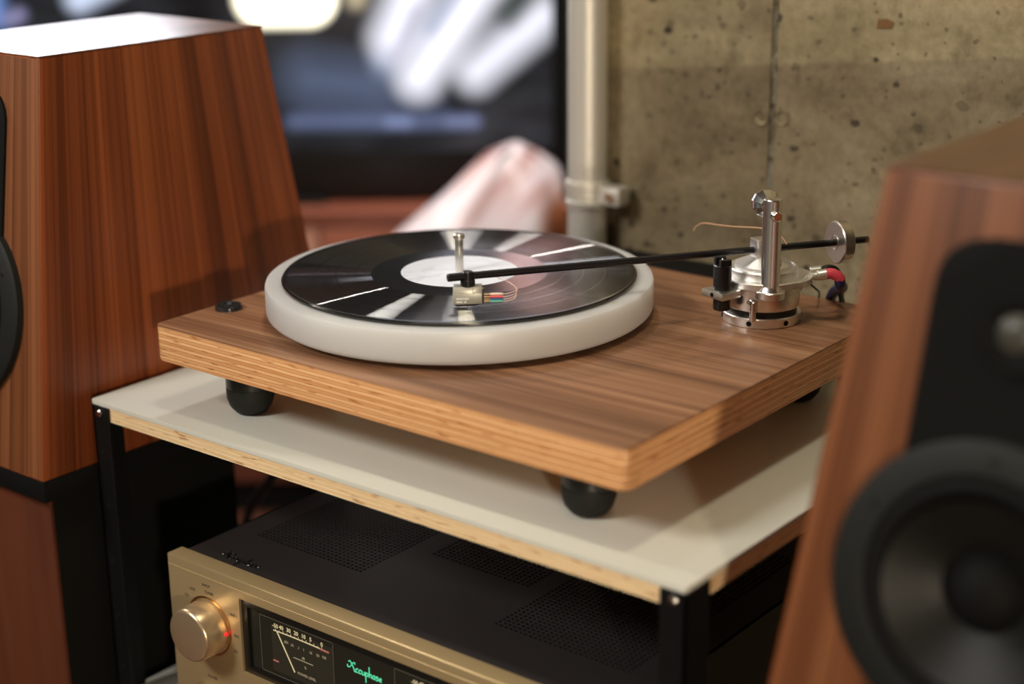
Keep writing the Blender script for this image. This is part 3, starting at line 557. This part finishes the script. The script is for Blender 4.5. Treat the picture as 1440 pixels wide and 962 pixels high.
def meter(x0):
    bm = BM(); box(bm, x0 - 3, x0 + 68, GY - .1, GY + .2, -299, -257); mt = finish('meter_face', bm, M['meter'], amp)
    def P(x, z, dy=-.35): return (x0 + x, GY + dy, z)
    bm = BM()
    arc = [(x, -261.2 - .00055 * (x - 30) ** 2 * 1.0) for x in range(0, 58, 4)]
    tube(bm, [P(x, z) for x, z in arc], .45, 6, 0)
    for i in range(13):
        x = 2 + i * 4.4; zz = -261.2 - .00055 * (x - 30) ** 2; box(bm, x0 + x, x0 + x + .35, GY - .3, GY - .1, zz, zz + (2.0 if i % 2 == 0 else 1.3))
    finish('scale_arc', bm, M['meterlit'], mt)
    bm = BM(); tube(bm, [P(x, -261.2 - .00055 * (x - 30) ** 2 - .2) for x in (53, 57, 61, 63)], .8, 6, 0); finish('red_zone', bm, M['meterred'], mt)
    bm = BM(); tube(bm, [P(4, -262), P(22.5, -293)], .5, 6, 0); finish('needle', bm, M['meterlit'], mt)
    bm = BM()
    for s, x, z in (('-50', 2, -257.4), ('40', 9, -257.0), ('30', 17.5, -256.8), ('20', 26, -256.8), ('10', 34.5, -256.8), ('5', 42.5, -257), ('0', 55, -257.4)):
        merge(bm, text_bm(s, 5.0, (x0 + x, GY - .2, z - 1.6), (1, 0, 0), (0, 0, 1), (0, -1, 0)))
    finish('scale_figures', bm, M['meterlit'], mt)
    bm = BM()
    for s, x, z in (('.001', 14, -268.5), ('.01', 21, -269), ('.1', 28, -269), ('1', 34, -269), ('10', 42, -269), ('50', 50, -268.8), ('100', 57, -268.3), ('dB', 33, -277), ('%', 35, -285), ('POWER LEVEL', 36, -292.5)):
        merge(bm, text_bm(s, 3.3, (x0 + x, GY - .2, z - 1), (1, 0, 0), (0, 0, 1), (0, -1, 0)))
    tube(bm, [P(22, -279.5), P(44, -279.5)], .35, 6, 0); finish('small_figures', bm, M['meterdim'], mt)
    bm = BM(); tube(bm, [P(-2, -289.5), P(4, -289.5)], .7, 6, 0); finish('red_mark', bm, M['meterred'], mt)
meter(-27.0); meter(125)
# lit script logo, stroke by stroke
LOGO = [[(0.1, 2.6), (0.0, 1.9), (.6, 1.4), (1.6, 1.7), (2.6, 2.9), (3.5, 4.2), (4.4, 4.9), (5.1, 4.6), (5.0, 4.0)], [(0.9, 4.4), (1.4, 5.0), (2.2, 4.7), (3.3, 3.3), (4.2, 1.6), (4.7, .2), (5.1, .1)],
        [(7.0, 1.9), (6.2, 2.2), (5.5, 1.3), (5.9, .2), (7.0, .3)], [(9.1, 1.9), (8.3, 2.2), (7.6, 1.3), (8.0, .2), (9.1, .3)], [(9.7, 2.1), (9.7, .7), (10.4, .1), (11.3, .7), (11.3, 2.1)], [(11.3, 1.0), (11.4, .1)],
        [(12.1, 2.1), (12.1, -3.4)], [(12.1, 1.2), (12.8, 2.1), (13.7, 1.3), (13.2, .2), (12.1, .5)], [(14.5, 5.6), (14.5, .1)], [(14.5, 1.2), (15.2, 2.1), (15.9, 1.5), (15.9, .1)],
        [(18.1, 1.8), (17.3, 2.1), (16.6, 1.1), (17.1, .1), (18.1, .7)], [(18.1, 2.1), (18.2, .1)], [(20.3, 1.9), (19.5, 2.2), (19.0, 1.6), (20.2, .8), (19.8, .1), (18.9, .2)], [(20.9, 1.1), (22.3, 1.2), (21.8, 2.1), (20.9, 1.2), (21.3, .2), (22.4, .3)]]
def logo_bm(k, f, r):
    b = BM()
    for s in LOGO: tube(b, [f(x * k, y * k) for x, y in s], r, 6, 3)
    return b
finish('maker_lettering', logo_bm(1.62, lambda x, y: (56 + x, GY - .3, -269.5 + y), .40), M['logo'], amp)
# input knob
KX, KZ = -100.8, -279.1
bm = BM(); lathe(bm, [(26.5, 0), (26.8, 0.8), (25.4, 1.0), (24.8, -.2)], (KX, AY, KZ), (0, -1, 0), 64); finish('knob_recess', bm, M['copper'], amp)
bm = BM(); lathe(bm, [(0, .4), (23.4, .4), (23.4, 2.0), (24.0, 2.6), (23.6, 22), (22.2, 24.0), (20.6, 24.6), (0, 24.8)], (KX, AY, KZ), (0, -1, 0), 64); knob = finish('input_knob', bm, M['goldknob'], amp)
bm = BM(); rod(bm, (KX + 24.4, AY - 2.2, KZ + 1), (KX + 24.4, AY - 4.6, KZ + 1), 1.5); rod(bm, (KX + 22.6, AY - 4.6, KZ + 1), (KX + 25, AY - 3.4, KZ + 1), 1.1); finish('indicator_light', bm, M['led'], knob)
for s, x, z in (('INPUT', KX - 1, -243.5), ('TUNER', KX + 2, -249.5), ('LINE', KX - 19, -251.5), ('CD', KX - 27, -259.5), ('LINE 1', KX + 31, -261), ('BAL', KX + 33.5, -279.5), ('CD', KX + 31, -294.5), ('POWER', KX - 1, -329.5)):
    finish('lettering', text_bm(s, 3.5, (x, AY - .06, z), (1, 0, 0), (0, 0, 1), (0, -1, 0), .12), M['print'], face)
bm = BM(); box(bm, KX - 14, KX + 12, AY - 5, AY, -348, -337, 1.5); finish('power_key', bm, M['goldknob'], amp)
# chassis and cover with openings for the grilles
bm = BM(); box(bm, -138, 303, -199, 190, -388, -240); finish('chassis', bm, M['blackmatt'], amp)
GR = [(-118, 8, -143, 97), (30, 135, -80.5, 97), (152, 281, -147, 97)]
xs = sorted({-145, 310, *[g[0] for g in GR], *[g[1] for g in GR]}); ys = sorted({-199, 190, *[g[2] for g in GR], *[g[3] for g in GR]})
bm = BM()
for xa, xb in zip(xs, xs[1:]):
    run = None
    for ya, yb in zip(ys, ys[1:]):
        ins = any(g[0] <= xa and xb <= g[1] and g[2] <= ya and yb <= g[3] for g in GR)
        if not ins: run = (run[0], yb) if run else (ya, yb)
        if (ins or yb == ys[-1]) and run: box(bm, xa, xb, run[0], run[1], -228.2, -226.6); run = None
for x0, x1 in ((-145, -143.4), (308.4, 310)): box(bm, x0, x1, -199, 190, -388, -226.6)
finish('top_cover', bm, M['amp_top'], amp, smooth=0)
for x0, x1, y0, y1 in GR:
    bm = BM(); nx = round((x1 - x0) / 4.7); ny = round((y1 - y0) / 4.7); px = (x1 - x0) / nx; py = (y1 - y0) / ny; k = .17
    for i in range(nx):
        for j in range(ny):
            a, b_ = x0 + i * px, y0 + j * py
            O = [bm.verts.new((a + px * s, b_ + py * t, -226.6)) for s, t in ((0, 0), (1, 0), (1, 1), (0, 1))]
            I = [bm.verts.new((a + px * s, b_ + py * t, -226.6)) for s, t in ((k, k), (1 - k, k), (1 - k, 1 - k), (k, 1 - k))]
            D = [bm.verts.new((v.co.x, v.co.y, -228.2)) for v in I]
            for q in range(4):
                r_ = (q + 1) % 4; bm.faces.new((O[q], O[r_], I[r_], I[q])); bm.faces.new((I[q], I[r_], D[r_], D[q]))
    finish('vent_grille', bm, M['amp_top'], amp, smooth=0)
finish('cover_lettering', logo_bm(2.1, lambda x, y: (-113 + x, -190.5 + y * .9, -226.2), .7), plain('dark_gloss_letters', (0.008, 0.008, 0.008), 0.25), amp)
for x in (-115, 280):
    for y in (-150, 150):
        bm = BM(); lathe(bm, [(0, -405), (22, -405), (23, -402), (23, -388), (0, -388)], (x, y, 0), seg=32); finish('foot', bm, M['black'], amp)

# ================================================================== LOUDSPEAKERS (one built, one copied)
spk = thing('loudspeaker', 'walnut loudspeaker with tapered sides standing left of the rack, bright flat top', 'speaker', (-388, -254, -197))
HB, HT, DB, F0, B0, HH = 126.0, 90.0, 362.0, 64.0, 320.0, 356.0
Z0 = 20.0
bm = BM(); hexa(bm, [(-HB, 0, Z0), (HB, 0, Z0), (HB, DB, Z0), (-HB, DB, Z0), (-HT, F0, Z0 + HH), (HT, F0, Z0 + HH), (HT, B0, Z0 + HH), (-HT, B0, Z0 + HH)], 1.6, 2)
cab = finish('cabinet', bm, M['cab'], spk, world=False)
bm = BM(); box(bm, -HB, HB, .5, DB - .5, 0, Z0, 1); finish('base_plate', bm, M['blackmatt'], spk, world=False)
bm = BM(); box(bm, -HT - .2, HT + .2, F0 - .2, B0 + .2, Z0 + HH - .3, Z0 + HH + 1.2, .4, 1); finish('top_panel', bm, M['cabtop'], spk, world=False)
# front veneer and baffle parts lie on the sloping front plane: (u, v) with v up the slope, w outwards
sl = math.atan2(F0, HH); FU = Matrix(((1, 0, 0, 0), (0, math.sin(sl), -math.cos(sl), 0), (0, math.cos(sl), math.sin(sl), Z0), (0, 0, 0, 1)))
LS = math.hypot(HH, F0)
def fin_f(name, bm, mat, parent, smooth=35): bmesh.ops.transform(bm, matrix=FU, verts=bm.verts); return finish(name, bm, mat, parent, world=False, smooth=smooth)
bm = BM(); prism(bm, [(-HB + 2.2, 1.5), (HB - 2.2, 1.5), (HT - .8, LS - 1.5), (-HT + .8, LS - 1.5)], -.8, .5, .4); vee = fin_f('front_veneer', bm, M['cab2'], spk)
vz = lambda z: (z + 197 - Z0) / math.cos(sl)
top = vz(150); wv = vz(-43)
out = [(-56, wv), (56, wv)]
for i in range(17):
    t = math.radians(i * 180 / 16); c_, s_ = math.cos(t), math.sin(t)
    out.append((51 * math.copysign(abs(c_) ** .62, c_), top - 34 + 34 * abs(s_) ** .8))
bm = BM(); prism(bm, out, 0, 3.2, .6); baf = fin_f('baffle', bm, M['baffle'], spk)
for o in (cab, vee, baf):
    b_ = BM(); lathe(b_, [(0, -32), (66, -32), (66, 12), (0, 12)], (0, wv, 0), seg=72); bmesh.ops.transform(b_, matrix=FU, verts=b_.verts); bmesh.ops.scale(b_, vec=(MM, MM, MM), verts=b_.verts); bmesh.ops.recalc_face_normals(b_, faces=b_.faces); cut(o, b_)
bm = BM(); lathe(bm, [(64, 2), (66, 7.5), (68, 9), (84, 8), (87, 6), (87.5, 0), (64, 0)], (0, wv, .4), seg=72, closed=True); wf = fin_f('woofer_frame', bm, M['rubber'], spk)
bm = BM(); lathe(bm, [(67, 6), (64, 10.5), (60, 11.5), (56, 9.5), (54, 5.5), (51, 4.5)], (0, wv, .4), seg=72); fin_f('surround', bm, M['baffle'], wf)
bm = BM(); lathe(bm, [(54, 5.4), (46, 1), (36, -4), (26, -9), (20, -13)], (0, wv, 6.0), seg=72); fin_f('cone', bm, plain('black_woven_cone', (0.007, 0.007, 0.006), 0.40, 0.25, 1200, spec=.22), wf)
bm = BM(); lathe(bm, [(23, -9.5), (20, -4), (13, 1), (6, 3), (0, 3.5)], (0, wv, 5), seg=48); fin_f('dust_cap', bm, M['baffle'], wf)
for k in range(6):
    a = math.radians(30 + 60 * k); bm = BM(); lathe(bm, [(0, 1.4), (2.2, 1.2), (2.8, 0)], (76 * math.cos(a), wv + 76 * math.sin(a), 8.5), seg=12); fin_f('screw', bm, M['black'], wf)
tv_ = vz(101)
bm = BM(); lathe(bm, [(11, 1), (13.5, 2.2), (15.5, 3.2), (17.5, 2.4), (20, 4.2), (22, 3.6), (22.6, 0), (11, 0)], (0, tv_, 3), seg=48, closed=True); tw = fin_f('tweeter_ring', bm, M['baffle'], spk)
bm = BM(); lathe(bm, [(11.5, 0.6), (10, 3), (6, 5), (0, 5.8)], (0, tv_, 3.2), seg=40); fin_f('dome', bm, plain('grey_dome', (0.05, 0.048, 0.04), 0.4), tw)
spk2 = clone(spk, (570, -254, -197)); spk2['label'] = 'walnut loudspeaker nearest the viewer on the right, black baffle and large woofer in view'
for s in (spk, spk2): s['group'] = 'pair of walnut loudspeakers'
st = thing('speaker_stand', 'black sided speaker stand with reddish brown front below the left loudspeaker', 'stand', (-388, -254, FZ))
zt = -197 - FZ
bm = BM(); box(bm, -112, 112, 18, 230, 18, zt, 1); finish('column', bm, M['stand_black'], st, world=False)
bm = BM(); box(bm, -111, 111, 14, 18.2, 20, zt - 1, .5); finish('front_board', bm, M['stand_wood'], st, world=False)
bm = BM(); box(bm, -126, 126, 2, 340, 0, 18, 2); finish('base_plate', bm, M['blackmatt'], st, world=False)
st2 = clone(st, (570, -254, FZ)); st2['label'] = 'speaker stand under the right loudspeaker beside the rack'
for s in (st, st2): s['group'] = 'pair of speaker stands'

# ================================================================== CONDUIT
pp = thing('conduit_pipe', 'galvanised steel conduit pipe running up the edge of the concrete wall', 'pipe', (-111, 338, FZ))
bm = BM(); rod(bm, (-111, 338, FZ), (-111, 338, CZ), 20.5, bev=.5, seg=40); finish('pipe', bm, M['galv'], pp)
bm = BM(); lathe(bm, [(20.5, -22), (22.5, -21), (22.8, -15), (21.8, -14), (21.8, -2), (23.2, -1), (23.2, 5), (20.5, 6)], (-111, 338, 0), seg=40, closed=True); cl = finish('clamp', bm, M['galv'], pp)
bm = BM(); box(bm, -93, -66, 330, 352, -17, 2, 1.5); finish('clamp_ear', bm, M['galv'], cl)
bm = BM(); lathe(bm, [(0, 4), (5, 4), (5.5, 0)], (-76, 330, -7), (0, -1, 0), 6); finish('clamp_bolt', bm, M['steel'], cl, smooth=0)

# ================================================================== BACKGROUND (turned towards the viewer)
FX, FY, RX, RY = -0.62534, 0.78035, 0.78035, 0.62534
YAW = math.atan2(RY, RX)
def bgp(r, d, z): return (888.3 + FX * d + RX * r, -1038.2 + FY * d + RY * r, z)
cb = thing('tv_cabinet', 'low reddish brown wooden cabinet under the television', 'cabinet', bgp(-500, 2755, FZ), YAW)
H = 545
bm = BM(); box(bm, -720, 640, -75, 340, H - 22, H, 2); finish('top_board', bm, M['tvwood'], cb, world=False)
bm = BM(); box(bm, -710, 630, -62, 335, 60, H - 22, 1); finish('carcass', bm, M['tvwood'], cb, world=False)
for k in range(3):
    x0 = -705 + k * 445; bm = BM(); box(bm, x0, x0 + 440, -76, -62, 66, H - 26, 2); d_ = finish('door', bm, M['tvwood'], cb, world=False)
    bm = BM(); rod(bm, (x0 + 410, -80, 300), (x0 + 410, -80, 400), 5); finish('handle', bm, M['alu'], d_, world=False)
bm = BM(); box(bm, -690, 610, -50, 325, 0, 60); finish('plinth', bm, M['blackmatt'], cb, world=False)
tv = thing('television', 'large black television showing bright white and blue shapes', 'television', bgp(-560, 2750, FZ + H), YAW)
bm = BM(); box(bm, -680, 660, 0, 40, 9, 830, 4); finish('casing', bm, M['black'], tv, world=False)
bm = BM(); box(bm, -250, 250, -20, 130, 0, 8, 2); finish('stand', bm, M['black'], tv, world=False)
# the picture on the screen, with added glare patches higher up (object coordinates: x across, z up, metres)
m, nt, b = newmat('television_picture'); setp(b, color=(0.008, 0.008, 0.01), rough=0.25)
tc = N(nt, 'ShaderNodeTexCoord'); sp = N(nt, 'ShaderNodeSeparateXYZ'); nt.links.new(tc.outputs['Object'], sp.inputs[0])
def capsule(ax, az, bx, bz, r, soft):
    """soft-edged stroke from a to b; 1 inside, 0 outside"""
    dx, dz = bx - ax, bz - az; L2 = dx * dx + dz * dz + 1e-9
    px_ = math_(nt, 'SUBTRACT', sp.outputs['X'], ax); pz_ = math_(nt, 'SUBTRACT', sp.outputs['Z'], az)
    t = math_(nt, 'DIVIDE', math_(nt, 'ADD', math_(nt, 'MULTIPLY', px_, dx), math_(nt, 'MULTIPLY', pz_, dz)), L2, True)
    ex = math_(nt, 'SUBTRACT', px_, math_(nt, 'MULTIPLY', t, dx)); ez = math_(nt, 'SUBTRACT', pz_, math_(nt, 'MULTIPLY', t, dz))
    d = math_(nt, 'SQRT', math_(nt, 'ADD', math_(nt, 'POWER', math_(nt, 'ABSOLUTE', ex), 2.0), math_(nt, 'POWER', math_(nt, 'ABSOLUTE', ez), 2.0)))
    return math_(nt, 'DIVIDE', math_(nt, 'SUBTRACT', r, d), soft, True)
tone = N(nt, 'ShaderNodeTexNoise', Scale=7.0, Detail=2.0); nt.links.new(scaled(nt, tc.outputs['Object'], (1, 1, 3)), tone.inputs['Vector'])
pic = ramp(nt, [(0.35, (0.004, 0.004, 0.004)), (0.6, (0.02, 0.022, 0.026))], tone.outputs['Fac']).outputs[0]
# r offset in the room = x - .56 ; height above the record = z - .255
def bgx(r): return r + .56
def bgz(z): return z + .255
for a, z1, c2, z2, r, s, colr in [
    (-.33, -.045, -.22, -.06, .075, .11, (.13, .17, .28)), (-.33, -.088, -.12, -.088, .03, .06, (.08, .10, .17)),
    (-.36, -.116, -.06, -.119, .022, .04, (.20, .25, .46)), (-.20, -.119, -.17, -.119, .014, .02, (.30, .36, .62)), (-.10, -.119, -.06, -.119, .014, .02, (.24, .27, .46)),
    (-.205, -.02, -.12, .14, .036, .035, (.30, .36, .50)), (-.14, .02, -.02, .16, .03, .03, (.10, .16, .28)),
    (-.192, .020, -.10, .22, .056, .055, (1.15, 1.15, 1.3)), (-.185, -.015, -.15, .06, .022, .035, (.42, .40, .52)),
    (-.150, -.045, .02, .19, .056, .055, (1.25, 1.25, 1.4)), (-.055, -.038, .058, .055, .051, .055, (1.15, 1.15, 1.3)), (.03, .03, .082, .17, .022, .03, (1.0, 1.0, 1.1)),
    (.0, .055, .05, .10, .032, .035, (.04, .06, .05)), (-.125, .035, -.04, .15, .022, .045, (.20, .28, .46)),
    (-.70, .09, -.64, .12, .035, .03, (.75, .85, 1.1)), (-.84, .10, -.84, .06, .03, .03, (.20, .33, .75)), (-.815, .058, -.80, .065, .02, .02, (.30, .29, .5)),
    (-1.05, .40, -.62, .44, .13, .07, (14.0, 14.3, 15.5)), (.03, .29, .04, .50, .055, .04, (2.4, 1.25, 1.1)), (-.10, .354, .075, .354, .013, .008, (7, 6.6, 7.2)),  # bright patches out of view, added for reflections on speaker top and record
    (-.40, .088, -.327, .088, .053, .012, (2.6, 2.4, 1.8)), (-.248, .085, -.24, .11, .026, .02, (.55, .46, .30))]:
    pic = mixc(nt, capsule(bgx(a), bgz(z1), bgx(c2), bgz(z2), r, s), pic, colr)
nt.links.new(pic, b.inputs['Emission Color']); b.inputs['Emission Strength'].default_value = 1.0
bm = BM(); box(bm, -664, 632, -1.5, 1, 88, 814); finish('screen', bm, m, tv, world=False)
# soft bag standing in front of the cabinet
bg = thing('plastic_bag', 'pale pink and white soft bag with orange lower corner, behind the platter', 'bag', bgp(-10, 2540, FZ), YAW)
m, nt, b = newmat('pink_white_film'); setp(b, rough=0.28, coat=0.4, coatr=.2)
tc = N(nt, 'ShaderNodeTexCoord'); v = scaled(nt, tc.outputs['Object'], (1, 1, 1)); mp = N(nt, 'ShaderNodeMapping'); mp.inputs['Rotation'].default_value = (0, math.radians(42), 0); nt.links.new(v, mp.inputs['Vector'])
n1 = N(nt, 'ShaderNodeTexNoise', Scale=1.0, Detail=2.0); nt.links.new(scaled(nt, mp.outputs[0], (5, 5, 26)), n1.inputs['Vector'])
c = ramp(nt, [(0.33, (0.55, 0.30, 0.27)), (0.48, (0.86, 0.70, 0.72)), (0.62, (0.92, 0.87, 0.89))], n1.outputs['Fac']).outputs[0]
sp2 = N(nt, 'ShaderNodeSeparateXYZ'); nt.links.new(tc.outputs['Object'], sp2.inputs[0])
oz = math_(nt, 'MULTIPLY', math_(nt, 'DIVIDE', math_(nt, 'SUBTRACT', .635, sp2.outputs['Z']), .05, True), math_(nt, 'DIVIDE', math_(nt, 'SUBTRACT', sp2.outputs['X'], .045), .03, True))
c = mixc(nt, oz, c, (0.80, 0.28, 0.12)); nt.links.new(c, b.inputs['Base Color'])
bm = BM(); NZ, NA = 48, 48; rings = []
for i in range(NZ + 1):
    t = i / NZ; z = 683 * t
    lft = -290 if z < 430 else -290 + 255 * ((z - 430) / 230) if z < 660 else -35 + 50 * ((z - 660) / 23) ** 1.5; rgt = 98 if z < 600 else 98 - 72 * ((z - 600) / 83) ** 2.6
    cx, hw = (lft + rgt) / 2, max((rgt - lft) / 2, 3); hd = 95 * (1 - t ** 6 * .8)
    rings.append([bm.verts.new((cx + hw * math.copysign(abs(math.cos(a)) ** .75, math.cos(a)) + 3 * math.sin(z * .05 + 3 * a), hd * math.sin(a) + 7 * math.sin(a * 7 + z * .021), z)) for a in [2 * PI * k / NA for k in range(NA)]])
for A, B in zip(rings, rings[1:]):
    for k in range(NA): bm.faces.new((A[k], A[(k + 1) % NA], B[(k + 1) % NA], B[k]))
bm.faces.new(rings[0][::-1]); bm.faces.new(rings[-1])
finish('body', bm, m, bg, world=False, smooth=60)
# lead hanging from the back of the left loudspeaker
bm = BM(); tube(bm, [(-366, 110, -120), (-366, 122, -122), (-368, 140, -160), (-380, 150, -280), (-404, 150, -328), (-464, 150, -412), (-510, 165, -560), (-520, 190, -740), (-500, 240, FZ + 6), (-420, 330, FZ + 6)], 6, 10); tag(finish('speaker_cable', bm, M['black']), 'black cable hanging down behind the left loudspeaker stand', 'cable')
